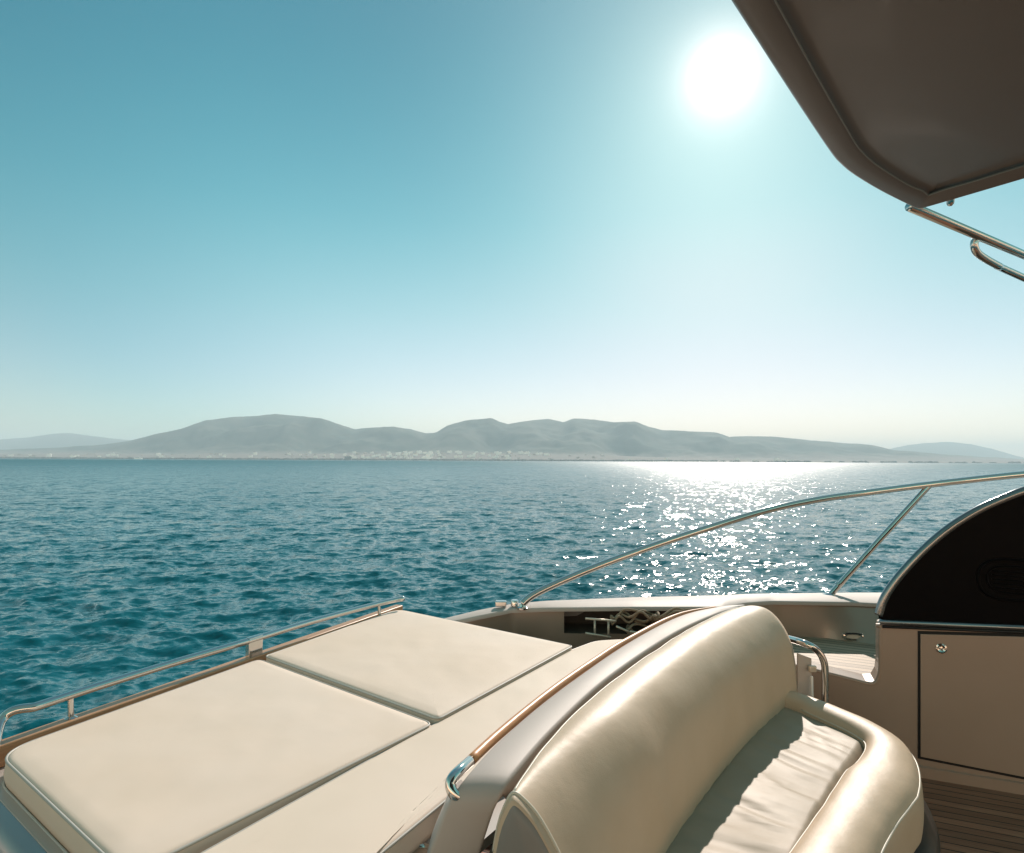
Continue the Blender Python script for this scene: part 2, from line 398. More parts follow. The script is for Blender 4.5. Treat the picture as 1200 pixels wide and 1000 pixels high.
for s in stations:
    j = max(0, min(88, int(np.searchsorted(Ls, s))-1)); t = (s-Ls[j])/max(Ls[j+1]-Ls[j], 1e-6); p = path[j].lerp(path[j+1], t)
    a_ = path[max(j-3, 0)]; b_ = path[min(j+4, 89)]; tg = (b_-a_).normalized(); nr = Vector((tg.y, -tg.x, 0)).normalized()
    k = s/LT
    us = lerp(1.0, 1.28, min(1, k*1.25))
    sc = 1.0; cap = 0
    if s < .02: sc = .965+.035*math.sqrt(s/.02)
    if s > LT-.26:
        q = (s-(LT-.26))/.26; sc = max((1-q**2.6), 0)**(1/2.6); sc = max(sc, .02)
    row = []
    kb = max(0, 1-s/.62)**1.45
    for v0, ve in zip(prof3, end3):
        v = v0.lerp(ve, kb)
        u = (cu+(v.x-cu)*sc)*us; z = cz+(v.y-cz)*sc
        if s > LT-.26: z = v.y if v.y < -.4 else -.47+(v.y+.47)*max(sc, .02)**.8
        w = p+nr*u+Vector((0, 0, z))
        w += Vector((0, 0, .0035*noise.noise(Vector((w.x*7, w.y*7, 3)))))+nr*.004*noise.noise(Vector((w.x*6, w.y*6, w.z*5+9)))
        row.append(w)
    rows.append(row)
br = MB().grid(rows, True, True).build('backrest', M['leather'], bench, ang=None)
n3 = len(prof3)
# seams (welting) along the back top edge and around the near end
iA = 13
MB().tube([r[iA] for r in rows[3:-8]], .0030, 8).build('seam', M['piping'], br, ang=None)
# end panel on the near end with welt, shade put into its grey
loop = rows[5]
MB().tube([p for p in rows[3]], .0045, 8, True).build('piping', M['piping'], br, ang=None)
tg0 = (path[3]-path[0]).normalized()
panel_rows = [[p-tg0*.003*1 for p in [lerp_ for lerp_ in rows[3]]], ]
pe_ = resample([path[0]-tg0*.45]+path, 90); ie_ = resample(ic, 90)
MB().grid([[a.lerp(b_, t)+Vector((0, 0, -.07-.10*t)) for t in (0, .5, 1.0)] for a, b_ in zip(ie_, pe_)]).build('gap_shade_strip', M['darkbase'], yacht, ang=None)  # dark strip added to stand for the shade between surround and backrest
c0 = sum(rows[0], Vector((0, 0, 0)))/n3
pr = [[c0.lerp(p, f)-tg0*(.002+.02*(1-f**2)) for p in rows[0]] for f in (1.0, .93, .8, .6, .4, .2, .02)]
pr[0] = [p+tg0*.008 for p in rows[1]]
MB().grid(pr, True, True).build('end_panel', M['leather_shaded'], br, ang=None)

# seat cushion: surface between the backrest foot and the front bolster seam
ST = 1.28
backf = [(640, 1200), (715, 1085), (780, 1003), (860, 905), (915, 842), (935, 822)]
frontf = [(880, 1200), (905, 1080), (932, 1000), (962, 940), (992, 893), (1003, 872)]
bk = resample(cr([P(x-14, y-4, ST+.0) for x, y in backf], 8), 90); fr = resample(cr([P(x+20, y, ST-.01) for x, y in frontf], 8), 90)
rows = []
for i in range(90):
    v = i/89; r = []
    for j in range(60):
        u = j/59; p = bk[i].lerp(fr[i], u)
        du = min(u, 1-u); dv = min(1-v, 1)
        L_ = (fr[i]-bk[i]).length
        d = min(u*L_, (1-u)*L_, (1-v)*1.1)
        e = 1-min(1, d/.045); z = .035-.045*e*e
        # radial creases: long across the seat, narrow along it
        s1 = v*1.15; cx = u*L_
        wob = .05*noise.noise(Vector((cx*3, s1*2.5, 1)))
        w1 = noise.noise(Vector((cx*1.5, (s1+wob)*23, 2))); w2 = noise.noise(Vector((cx*2.6+5, (s1+wob)*40, 7)))
        am = (1-e)*(.5+.5*math.sin(min(1, max(0, u))*math.pi))
        z += am*(.0052*(1-abs(w1)*3)+.0042*(1-abs(w2)*3)) + .004*noise.noise(Vector((cx*4, s1*4, 4)))*(1-e)
        r.append(p+Vector((0, 0, z)))
    rows.append(r)
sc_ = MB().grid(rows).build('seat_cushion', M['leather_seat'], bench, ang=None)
# front bolster: swept roll wrapping round the far end then down the front
bol = [(908, 815), (935, 822), (975, 838), (1015, 856), (1040, 874), (1041, 900), (1014, 940), (986, 985), (955, 1040), (925, 1120), (900, 1220)]
bp_ = resample(cr([P(x, y, 1.215) for x, y in bol], 8), 80)
hw = np.interp(np.linspace(0, 1, 80), [0, .1, .25, .33, .42, .55, 1], [.06, .075, .085, .105, .128, .112, .108])
rows = []
prB = [(-1, -.10), (-1.0, -.05), (-.93, -.008), (-.72, .022), (-.35, .036), (0, .040), (.35, .036), (.68, .02), (.88, -.008), (.97, -.035), (1.0, -.070), (1.01, -.12), (.98, -.165), (.93, -.185)]
for i in range(80):
    tg = (bp_[min(i+2, 79)]-bp_[max(i-2, 0)]).normalized(); nr = Vector((-tg.y, tg.x, 0)).normalized()  # outward = left of travel
    row = []
    for u, z in cr([Vector((a, b_, 0)) for a, b_ in prB], 3) and [(q.x, q.y) for q in cr([Vector((a, b_, 0)) for a, b_ in prB], 3)]:
        w = bp_[i]+nr*(u*hw[i])+Vector((0, 0, z))
        w += Vector((0, 0, .003*noise.noise(Vector((w.x*8, w.y*8, 3)))))
        row.append(w)
    rows.append(row)
fb = MB().grid(rows).build('front_bolster', M['leather'], bench, ang=None)
MB().tube([r[25] for r in rows[18:]], .004, 8).build('piping', M['piping'], fb, ang=None)
MB().tube([r[6] for r in rows[6:]], .0034, 8).build('seam', M['piping'], fb, ang=None)
# dark base below
base = []
for i in range(0, 80, 2):
    tg = (bp_[min(i+2, 79)]-bp_[max(i-2, 0)]).normalized(); nr = Vector((-tg.y, tg.x, 0)).normalized()
    p = bp_[i]; h = hw[i]
    base.append([p+nr*(h*.70)+Vector((0, 0, -.16)), p+nr*(h*1.0)+Vector((0, 0, -.175)), p+nr*(h+.035)+Vector((0, 0, -.195)),
                 p+nr*(h+.05)+Vector((0, 0, -.24)), p+nr*(h+.05)+Vector((0, 0, -.50))])
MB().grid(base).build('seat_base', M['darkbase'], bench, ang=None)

# --- chrome grab loop & glazed gate beyond the backrest ----------------------------
GY = 3.28
gl = [PY(905, 745, 3.6), PY(926, 749, 3.42)]+[PY(x, y, GY) for x, y in [(945, 755), (958, 763), (965.5, 776), (967, 795), (967, 835), (967, 870)]]
loop_ = tag(empty('grab_frame'), None)
grab = MB().tube(cr(gl, 6), .0185, 16).build('grab_loop', M['chrome'], yacht, ang=None)
bpy.data.objects.remove(loop_)
gt = [PY(x, y, GY+.01) for x, y in [(935, 766), (951, 772), (951, 822), (935, 815)]]
v = [p for p in gt]+[p+Vector((0, .012, 0)) for p in gt]
MB().add(v, [(0, 1, 2, 3)[::-1], (4, 5, 6, 7), (0, 1, 5, 4), (1, 2, 6, 5), (2, 3, 7, 6), (3, 0, 4, 7)]).build('gate_plate', M['silver'], grab, smooth=False)
MB().box(PY(952, 784, GY-.01), .04, .02, .035).build('latch', M['steel_dull'], grab, bevel=.006)
MB().box(PY(951.5, 806, GY-.012), .012, .012, .12).build('latch_rod', M['white'], grab, bevel=.003)

# --- bulwark, gunwale --------------------------------------------------------------
inn = [(430, 752, 1.06), (500, 735, 1.04), (560, 722, 1.0), (600, 714, .98), (640, 712.5, .965), (740, 711.5, .955), (848, 711.5, .965), (875, 706.5, .985), (905, 704.5, 1.0), (1000, 706, 1.0), (1040, 708, 1.0), (1200, 713, 1.0), (1500, 724, 1.0)]
out = [(430, 742, 1.05), (500, 729.5, 1.035), (560, 715, 1.0), (600, 707.5, .98), (640, 704, .965), (740, 700, .955), (848, 697.5, .965), (875, 696, .985), (905, 695.5, 1.0), (1000, 694.5, 1.0), (1040, 694.5, 1.0), (1200, 694, 1.0), (1500, 693, 1.0)]
NG = 200
def byx(lst, x):
    xs = [a[0] for a in lst]; return P(x, interp(x, xs, [a[1] for a in lst]), interp(x, xs, [a[2] for a in lst]))
xs = np.concatenate([np.linspace(430, 600, 30), np.linspace(606, 1060, 100), np.linspace(1070, 1500, 30)])
rows = []
Z = Vector((0, 0, 1))
for x in xs:
    a = byx(inn, x); c_ = byx(out, x); d = (c_-a).normalized()
    rows.append([a-Z*.028+d*.02, a-Z*.026+d*.002, a-Z*.008, a-Z*.002+d*.004, a+d*.012+Z*.001, a.lerp(c_, .5)+Z*.004, c_-d*.01+Z*.001, c_-Z*.004, c_-Z*.02+d*.004, c_-Z*.12+d*.03, c_-Z*.125+d*.05, c_-Z*.16+d*.05, c_-Z*.2+d*.03, c_-Z*1.2-d*.02, Vector((c_.x, c_.y-.25, -.2))])
MB().grid(rows).build('gunwale', M['satin'], yacht, ang=50)
# inner wall
def wallpt(x, drop_abs):
    a = byx(inn, x); d = (byx(out, x)-a).normalized(); fl = interp(x, [900, 960, 1030, 1500], [0, .03, .22, .3])*max(0, (drop_abs-1.02)/.23)
    return Vector((a.x, a.y-fl, 3-drop_abs))+d*.022
def wallgrid(x0, x1, n, d0, d1, nm, m, bev=0):
    rows = []
    for x in np.linspace(x0, x1, n):
        top = d0(x) if callable(d0) else d0; bot = d1(x) if callable(d1) else d1
        rows.append([wallpt(x, lerp(top, bot, k/6)) for k in range(7)])
    return rows
topd = lambda x: 3-byx(inn, x).z+.02
OB = 1.135
b = MB()
b.grid(wallgrid(430, 661, 40, topd, 1.5, '', None))
b.grid(wallgrid(661, 852, 40, OB, 1.5, '', None))
b.grid(wallgrid(852, 1500, 80, topd, 1.5, '', None))
b.build('bulwark_wall', M['champ_dark'], yacht, ang=None)
# opening frame thickness + locker box
b = MB(); X0, X1 = 661, 852; dp = .24
back = []
r1 = []; r2 = []; r3 = []; r4 = []
for x in np.linspace(X0, X1, 20):
    a = wallpt(x, OB); t_ = Vector((a.x, a.y, 3-topd(x)))
    r1.append(a); r2.append(a+Vector((.02, dp, -.0))); r3.append(t_+Vector((.02, dp, 0))); r4.append(t_)
b.grid([r1, r2, r3]); b.add([r1[0], r2[0], r3[0], r4[0]], [(0, 1, 2, 3)]); b.add([r1[-1], r2[-1], r3[-1], r4[-1]], [(0, 1, 2, 3)])
b.build('side_locker', M['dark'], yacht, smooth=False)
# folding ladder and ropes inside
LYY = 3.92
lad = tag(empty('boarding_ladder'), 'small tubular boarding ladder folded inside the open side locker', 'ladder')
def lt(a, b_, r=.007): return MB().tube([PY(*a), PY(*b_)], r, 10)
for (a, b_) in [((697, 726, LYY), (697, 748, LYY)), ((713, 727, LYY), (713, 750, LYY))]:
    lt(a, b_).build('side_rail', M['steel_dull'], lad, ang=None)
for (a, b_) in [((686, 725, LYY-.02), (722, 728, LYY-.02)), ((686, 742, LYY-.02), (716, 747, LYY-.02)), ((722, 734, LYY-.03), (738, 741, LYY-.03)), ((738, 740, LYY-.03), (765, 745, LYY-.03))]:
    lt(a, b_).build('rung', M['steel_dull'], lad, ang=None)
for i, (lab, x0, x1, yy) in enumerate([('tangled brown mooring rope hanging at the left inside the side locker', 716, 772, 721), ('coiled brown mooring rope at the right inside the side locker', 765, 840, 720), ('loose brown mooring rope lying on the floor of the side locker, right of the ladder', 735, 815, 737)]):
    random.seed(20+i); pts = []
    for k in range(30):
        a = k/29*math.pi*2*4.2
        x = lerp(x0, x1, .5+.5*math.sin(a*.53+i)); y = yy+random.uniform(-4, 9)+3*math.sin(a)
        pts.append(PY(x, y, LYY+random.uniform(-.04, .09)))
    tag(MB().tube(cr(pts, 5), .0075, 8).build('mooring_rope', M['rope'], ang=None), lab, 'rope')
# lid on the locker: separate lip end pieces
# cleat-like fitting where the rail lands
cf = tag(MB().lathe(P(603, 709, .965)-Z*.004, (0, 0, 1), [(.026, 0), (.026, .03), (.022, .036), (.001, .037)], 24).build('deck_fitting', M['chrome'], yacht))
MB().box(P(587, 710.5, .975)+Z*.018, .075, .05, .035).build('fairlead', M['chrome'], yacht, bevel=.006)

# side deck (teak walkway) & its oval light
sd = 1.25
q = [P(840, 768, sd), P(905, 775, sd), P(967, 790, sd), P(1030, 803, sd)]
b = MB(); lo = []; hi = []
for k, x in enumerate(np.linspace(840, 1500, 60)):
    w = wallpt(x, sd); hi.append(Vector((w.x, w.y-.004, 3-sd)))
    fx = interp(x, [840, 1030, 1500], [1.25, 2.09, 4.5]); fy = interp(x, [840, 1030, 1500], [3.75, 3.42, 2.52]); lo.append(Vector((fx, fy, 3-sd)))
rows = [[a.lerp(c_, k/4) for k in range(5)] for a, c_ in zip(lo, hi)]
MB().grid(rows).build('side_deck', M['teak_step'], yacht, smooth=False)
def proj(p):
    q = p-EYE; return 600+F*q.dot(RT)/q.dot(FW), 500-F*q.dot(UP)/q.dot(FW)
best = min(((x, d) for x in np.linspace(985, 1015, 16) for d in np.linspace(1.03, 1.25, 45)), key=lambda a: (proj(wallpt(*a))[0]-999)**2+(proj(wallpt(*a))[1]-746.5)**2)
lw = wallpt(*best)+Vector((0, -.004, .002))
wd = (wallpt(1010, 1)-wallpt(990, 1)).normalized()
def oval(c, ux, uz, rx, rz, dep, out, n=28):
    rr = [(rx, rz, 0), (rx, rz, dep), (rx*.86, rz*.72, dep*1.3), (rx*.78, rz*.6, dep*.6)]
    return MB().grid([[c+ux*(a*math.copysign(abs(math.cos(t))**.6, math.cos(t)))+uz*(b_*math.copysign(abs(math.sin(t))**.8, math.sin(t)))+out*h for t in [2*math.pi*k/n for k in range(n)]] for a, b_, h in rr], True, True)
ol = oval(lw, wd, Z, .068, .027, .012, Vector((0, -1, 0))).build('courtesy_light', M['chrome'], yacht, ang=50)
MB().add([lw+wd*(.048*math.cos(a))+Z*(.013*math.sin(a))+Vector((0, -.010, 0)) for a in [2*math.pi*k/20 for k in range(20)]], [tuple(range(20))]).build('lens', M['canvas'], ol, smooth=False)

# --- console -----------------------------------------------------------------------
W1 = Vector((2.10, 3.39, 0)); wdir = Vector((.60, -.24, 0)).normalized(); wn = Vector((wdir.y, -wdir.x, 0))  # wn towards the camera
if wn.y > 0: wn = -wn
FL = 1.70
def wz(px, py, o=0.0):               # pixel -> point on the console wall plane
    d = ray(px, py); pl = W1+wn*o; t = (Vector((pl.x, pl.y, 0))-Vector((EYE.x, EYE.y, 0))).dot(wn)/Vector((d.x, d.y, 0)).dot(wn)
    return EYE+d*t
base_y = lambda p: Vector((p.x, p.y, 3-FL))
# outline of the wall: upper right block, concave corner, low sill to the left
ol_ = [wz(1600, 757), wz(1200, 739), wz(1040, 733), wz(1034, 735), wz(1032.5, 742), wz(1032.5, 780), wz(1031, 792), wz(1026, 800.5), wz(1016, 801), wz(1000, 797), wz(968, 789), wz(930, 780), wz(860, 768)]
bot = [base_y(p) for p in ol_]
fr_ = ol_+[base_y(ol_[-1]), base_y(ol_[0])]; n = len(fr_)
v = fr_+[p-wn*.16 for p in fr_]
f = [tuple(range(n))]+[(i, n+i, n+(i+1) % n, (i+1) % n) for i in range(n)]
b = MB().add(v, f[:1]+[q for k, q in enumerate(f[1:])])
cons = b.build('console', M['champ'], yacht, smooth=False)
MB().tube([p-wn*.011+Vector((0, 0, -.004)) for p in cr(ol_, 3)], .0125, 12).build('rounded_nosing', M['champ'], cons, ang=None)
# sill surface nosing along the low part (rounded edge) : toe board at the floor
tb = [wz(860, 900), wz(1200, 920), wz(1500, 960)]
a = base_y(wz(900, 900))+wn*.012; c_ = base_y(wz(1600, 900))+wn*.012
MB().add([a, c_, c_+Z*.055, a+Z*.055, a-wn*.012+Z*.06, c_-wn*.012+Z*.06], [(0, 1, 2, 3), (3, 2, 5, 4)]).build('toe_board', M['champ'], cons, smooth=False)
# door with dark gap
dl, dt, dbm = 1079, 742, 0
def doorpoly(l, t1, t2, bl, br_, o):
    return [wz(l, t1, o), wz(1560, t2, o), wz(1560, br_, o), wz(l, bl, o)]
gp = doorpoly(1075.5, 739.5, 752, 889, 985, .0025)
MB().add(gp, [(0, 1, 2, 3)]).build('door_gap', M['gap'], cons, smooth=False)
dpoly = doorpoly(1078.5, 743, 756, 886.5, 981, .004)
dv = dpoly+[p+wn*.006 for p in dpoly]
door = MB().add(dv, [(4, 5, 6, 7), (0, 1, 5, 4), (1, 2, 6, 5), (2, 3, 7, 6), (3, 0, 4, 7)]).build('door', M['champ'], cons, bevel=.002)
kp = wz(1103, 760, .011)
MB().lathe(kp, wn, [(.026, 0), (.026, .003), (.019, .006), (.014, .003), (.009, .001), (.008, .004), (.001, .005)], 28).build('door_latch', M['chrome'], cons)
# sill bars under the black side screen
s0 = wz(1031, 729, .006); s1 = wz(1600, 752, .006)
MB().tube([s0, s0.lerp(s1, .5), s1], .016, 12).build('sill_bar', M['rim'], cons, ang=None)
s0 = wz(1034, 734.5, .004); s1 = wz(1600, 757, .004)
MB().tube([s0, s0.lerp(s1, .5), s1], .008, 10).build('sill_gasket', M['blackm'], cons, ang=None)
# black side screen with curved top
arc = [(1031, 722), (1036, 705), (1046, 688), (1062, 668), (1085, 644), (1112, 621), (1145, 600), (1180, 584), (1215, 572), (1300, 552), (1420, 538), (1600, 530)]
ap = [Vector(q) for q in cr([wz(x, y, 0) for x, y in arc], 6)]
bs = [wz(1031, 727)]+[wz(1600, 750)]
bt = [s_ for s_ in [wz(1031, 727).lerp(wz(1600, 750), k/(len(ap)-1)) for k in range(len(ap))]]
# lean the top inwards (away from the cockpit)
rows = []
for k in range(len(ap)):
    rows.append([bt[k].lerp(ap[k], t)-wn*(.0) for t in np.linspace(0, 1, 6)])
b = MB().grid(rows); b.grid([[p-wn*.035 for p in r] for r in rows])
scr = b.build('side_screen', M['black'], yacht, ang=None)
MB().tube([p-wn*.0175 for p in ap], .024, 14, flat=1.0).build('screen_frame', M['rim'], scr, ang=None)
# dark loudspeaker/vent seen on the black panel
vc = wz(1187, 680, .004)
for (rx, rz, r) in [(.15, .105, .007), (.11, .07, .005)]:
    MB().tube([vc+wdir*(rx*math.copysign(abs(math.cos(t))**.7, math.cos(t)))+Z*(rz*math.copysign(abs(math.sin(t))**.8, math.sin(t))) for t in [2*math.pi*k/40 for k in range(40)]], r, 8, True).build('vent_ring', M['black'], scr, ang=None)
for k in range(5):
    MB().tube([vc+wdir*(-.09)+Z*(-.045+.022*k), vc+wdir*.09+Z*(-.05+.022*k)], .004, 6).build('vent_slat', M['black'], scr, ang=None)

# cockpit floor
q = [XY(-.2, -1.5, FL), XY(5, -1.5, FL), XY(5, 4.0, FL), XY(1.0, 4.2, FL), XY(-.2, 2.6, FL)]
MB().add(q, [(0, 1, 2, 3, 4)]).build('cockpit_floor', M['teak_floor'], yacht, smooth=False)

# --- guard rail ----------------------------------------------------------------------
gr = [(612, 708, 4.02), (624, 698, 4.04), (650, 685, 4.08), (700, 664, 4.15), (760, 642, 4.22), (830, 619, 4.30), (900, 598, 4.40), (960, 585.5, 4.46), (1020, 577, 4.49), (1090, 568, 4.50), (1200, 556, 4.4), (1320, 546, 4.35), (1500, 537, 4.3)]
gpts = cr([PY(*q) for q in gr], 8)
guard = MB().tube(gpts, .0245, 16).build('guard_rail', M['chrome'], yacht, ang=None)
top = PY(1089, 569, 4.50); ft = P(972, 697, 1.0)
MB().tube([ft-Z*.01, ft.lerp(top, .5), top], .0215, 14).lathe(ft.lerp(top, .085), (top-ft), [(.0215, -.004), (.025, -.003), (.025, .016), (.0215, .017)], 16).build('stanchion', M['chrome'], guard, ang=45)
MB().lathe(ft-Z*.004, (0, 0, 1), [(.05, 0), (.05, .006), (.03, .012), (.02, .02)], 24).build('stanchion_foot', M['chrome'], guard)
gb = gpts[0]
MB().lathe(gb-Z*.03, (0, 0, 1), [(.04, 0), (.04, .01), (.025, .016), (.02, .03)], 24).build('rail_foot', M['chrome'], guard)

# --- hardtop -------------------------------------------------------------------------
HT = -.70
H = lambda x, y, dz=0: P(x, y, HT-dz)
ol0 = [H(700, -230), H(853, 0), H(930, 118), H(972, 180), H(984, 194), H(1000, 207), H(1030, 225), H(1062, 241), H(1072, 245), H(1082, 244), H(1200, 209.5), H(1600, 95)]
cr0 = [H(745, -230, .02), H(893, 0, .02), H(935, 78, .02), H(990, 175, .02), H(1012, 203, .02), H(1040, 212, .02), H(1066, 228, .02), H(1085, 226, .02), H(1200, 196, .02), H(1600, 85, .02)]
inn0 = [Vector(p) for p in [H(800, -230, .021), H(940, 0, .021), H(985, 95, .021), H(1014, 158, .021), H(1030, 184, .021), H(1044, 197, .021), H(1062, 202, .021), H(1085, 200, .021), H(1200, 178, .021), H(1600, 60, .021)]]
def sm(l): return resample(l[:1]+cr(l[1:-1], 8)+l[-1:], 90)
O_ = sm(ol0)
def inz(pts, dist, dz):
    out_ = []; m_ = len(pts)
    for i_ in range(m_):
        acc_ = Vector((0, 0, 0))
        for w_ in range(-5, 6):
            k_ = min(max(i_+w_, 1), m_-2); t_ = (pts[k_+1]-pts[k_-1]).normalized(); acc_ += Vector((t_.y, -t_.x, 0))
        n_ = acc_.normalized(); kk = 1+.22*(1-abs(acc_.length/11))*4
        q_ = pts[i_]+n_*dist*kk; q_.z = pts[i_].z+dz; out_.append(q_)
    return out_
C_ = inz(O_, .048, .011); I_ = inz(O_, .092, .020)
ctr = XY(2.2, -.2, HT)
rows = []
for o, c1, i1 in zip(O_, C_, I_):
    outd = (o-ctr); outd.z = 0; outd.normalize()
    deep = [i1.lerp(ctr+Z*.035, t) for t in (.3, .7, 1.0)]
    tp = o-outd*.05+Z*.11
    rows.append([tp.lerp(ctr+Z*.2, .6), tp-outd*.1+Z*.012, tp, o-outd*.008+Z*.08, o+Z*.02+outd*.0, o+Z*.004-outd*.002, o-outd*.008, c1.lerp(o, .12)-Z*0, c1+Z*.0, c1+Z*.010-outd*.006, c1+Z*.012-outd*.02, i1, *deep])
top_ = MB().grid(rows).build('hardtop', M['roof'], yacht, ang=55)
MB().tube([p+Z*.003 for p in C_], .0028, 8).build('crease_highlight', M['piping_grey'], top_, ang=None)  # pale tube added along the crease to stand for its highlight
# rest of the roof behind the camera
b = MB(); q = [O_[0], O_[-1], XY(5.0, -2.2, HT-.03), XY(-1.4, -2.2, HT-.03)]
b.add([Vector((p.x, p.y, 3.735)) for p in q]+[Vector((p.x, p.y, 3.80)) for p in q], [(0, 1, 2, 3), (4, 5, 6, 7), (0, 1, 5, 4), (1, 2, 6, 5), (2, 3, 7, 6), (3, 0, 4, 7)])
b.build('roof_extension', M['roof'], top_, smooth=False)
MB().lathe(H(1114, 236), (0, .3, -1), [(.009, -.01), (.009, .006), (.005, .012), (.001, .013)], 16).build('stud', M['chrome'], top_)
# struts: long tube down to the screen, with a lower loop
A = PY(1066, 242, 1.66); B = PY(1200, 299, 2.0); Cc = PY(1420, 392, 2.5)
stt = MB().tube([A, B, Cc], .0135, 16).build('support_strut', M['chrome'], top_, ang=None)
lp = [PY(1168, 285, 1.91), PY(1150, 279.5, 1.87), PY(1143, 282, 1.86), PY(1142, 290, 1.86), PY(1148, 299, 1.875), PY(1170, 312, 1.92), PY(1200, 326, 2.0), PY(1420, 425, 2.5)]
MB().tube(cr(lp, 6), .0115, 14).build('strut_loop', M['chrome'], top_, ang=None)

# ------------------------------------------------------------------ the sea
def sea_height(X, Y, cell):
    rng = np.random.RandomState(5); h = np.zeros_like(X); dx = np.zeros_like(X); dy = np.zeros_like(X)
    wind = math.radians(-100)
    for k in range(190):
        lam = math.exp(rng.uniform(math.log(.16), math.log(7))); th = wind+rng.normal(0, .75)
        kk = 2*math.pi/lam; amp = .0033*lam**.52*(1 if lam < 2.2 else (2.2/lam)**1.3); ph = rng.uniform(0, 6.28)
        vis = np.clip(lam/(cell*2.2)-.6, 0, 1)
        a = kk*(X*math.cos(th)+Y*math.sin(th))+ph + .7*np.sin(X*.13*rng.uniform(.5, 1)+k)+.7*np.sin(Y*.11+k*1.7)
        h += vis*amp*np.cos(a); dx -= vis*amp*.85*math.cos(th)*np.sin(a); dy -= vis*amp*.85*math.sin(th)*np.sin(a)
    return h, dx, dy
na, nr_ = 1150, 1150
th = np.radians(np.linspace(-62, 62, na)); rr = 2.6*np.exp(np.linspace(0, math.log(9000/2.6), nr_))
T, Rr = np.meshgrid(th, rr); X = Rr*np.sin(T); Y = Rr*np.cos(T)
cell = np.maximum(Rr*(math.log(9000/2.6)/nr_), Rr*np.radians(124/na))
h, dx, dy = sea_height(X, Y, cell)
fade = np.clip((Rr-2.6)/1.0, 0, 1)
V = np.stack([X+dx*fade, Y+dy*fade, h*fade], -1).reshape(-1, 3)
idx = np.arange(na*nr_).reshape(nr_, na)
Fq = np.stack([idx[:-1, :-1], idx[:-1, 1:], idx[1:, 1:], idx[1:, :-1]], -1).reshape(-1, 4)
me = bpy.data.meshes.new('sea'); me.vertices.add(len(V)); me.vertices.foreach_set('co', V.ravel().astype(np.float32))
me.loops.add(Fq.size); me.loops.foreach_set('vertex_index', Fq.ravel().astype(np.int32))
me.polygons.add(len(Fq)); me.polygons.foreach_set('loop_start', np.arange(0, Fq.size, 4, dtype=np.int32))
me.polygons.foreach_set('loop_total', np.full(len(Fq), 4, dtype=np.int32)); me.update(calc_edges=True)
me.polygons.foreach_set('use_smooth', np.ones(len(Fq), bool))
m = bpy.data.materials.new('sea_water'); m.use_nodes = True; nt = m.node_tree; N = nt.nodes; L = nt.links
pb = N['Principled BSDF']; pb.inputs['Base Color'].default_value = (.002, .088, .112, 1); pb.inputs['Roughness'].default_value = .07; pb.inputs['IOR'].default_value = 1.34
tc = N.new('ShaderNodeTexCoord'); ge = N.new('ShaderNodeNewGeometry'); prev = ge.outputs['Normal']
for sc_v, amp, rot in [((.5, .9, 1), .42, .25), ((2.3, 4.2, 1), .86, -.3), ((8, 14, 1), .62, .1)]:
    mp = N.new('ShaderNodeMapping'); mp.inputs['Scale'].default_value = sc_v; mp.inputs['Rotation'].default_value = (0, 0, rot)
    L.new(tc.outputs['Object'], mp.inputs['Vector'])
    nz = N.new('ShaderNodeTexNoise'); nz.inputs['Scale'].default_value = 1; nz.inputs['Detail'].default_value = 2; nz.inputs['Distortion'].default_value = .5
    L.new(mp.outputs['Vector'], nz.inputs['Vector'])
    sb_ = N.new('ShaderNodeVectorMath'); sb_.operation = 'SUBTRACT'; sb_.inputs[1].default_value = (.5, .5, .5); L.new(nz.outputs['Color'], sb_.inputs[0])
    ml = N.new('ShaderNodeVectorMath'); ml.operation = 'MULTIPLY'; ml.inputs[1].default_value = (amp, amp, 0); L.new(sb_.outputs[0], ml.inputs[0])
    ad_ = N.new('ShaderNodeVectorMath'); ad_.operation = 'ADD'; L.new(prev, ad_.inputs[0]); L.new(ml.outputs[0], ad_.inputs[1]); prev = ad_.outputs[0]
nn_ = N.new('ShaderNodeVectorMath'); nn_.operation = 'NORMALIZE'; L.new(prev, nn_.inputs[0]); L.new(nn_.outputs[0], pb.inputs['Normal'])
ln = N.new('ShaderNodeVectorMath'); ln.operation = 'LENGTH'; L.new(tc.outputs['Object'], ln.inputs[0])
lg = N.new('ShaderNodeMath'); lg.operation = 'LOGARITHM'; lg.inputs[1].default_value = 10; L.new(ln.outputs['Value'], lg.inputs[0])
rr_ = N.new('ShaderNodeMapRange'); rr_.inputs['From Min'].default_value = 1.5; rr_.inputs['From Max'].default_value = 3.1; rr_.inputs['To Min'].default_value = .08; rr_.inputs['To Max'].default_value = .40
L.new(lg.outputs[0], rr_.inputs['Value']); L.new(rr_.outputs['Result'], pb.inputs['Roughness'])
me.materials.append(m)
bt_ = [[Vector((r*math.sin(a), r*math.cos(a), 0)) for a in np.radians(np.linspace(62, 298, 90))] for r in 2.6*np.exp(np.linspace(0, math.log(9000/2.6), 60))]
bt_ = [[Vector((0, 0, -.5)) for _ in range(90)]]+bt_
tag(MB().grid(bt_).build('sea', m, ang=None), kind='structure')
sea = bpy.data.objects.new('sea', me); col.objects.link(sea); tag(sea, kind='structure')

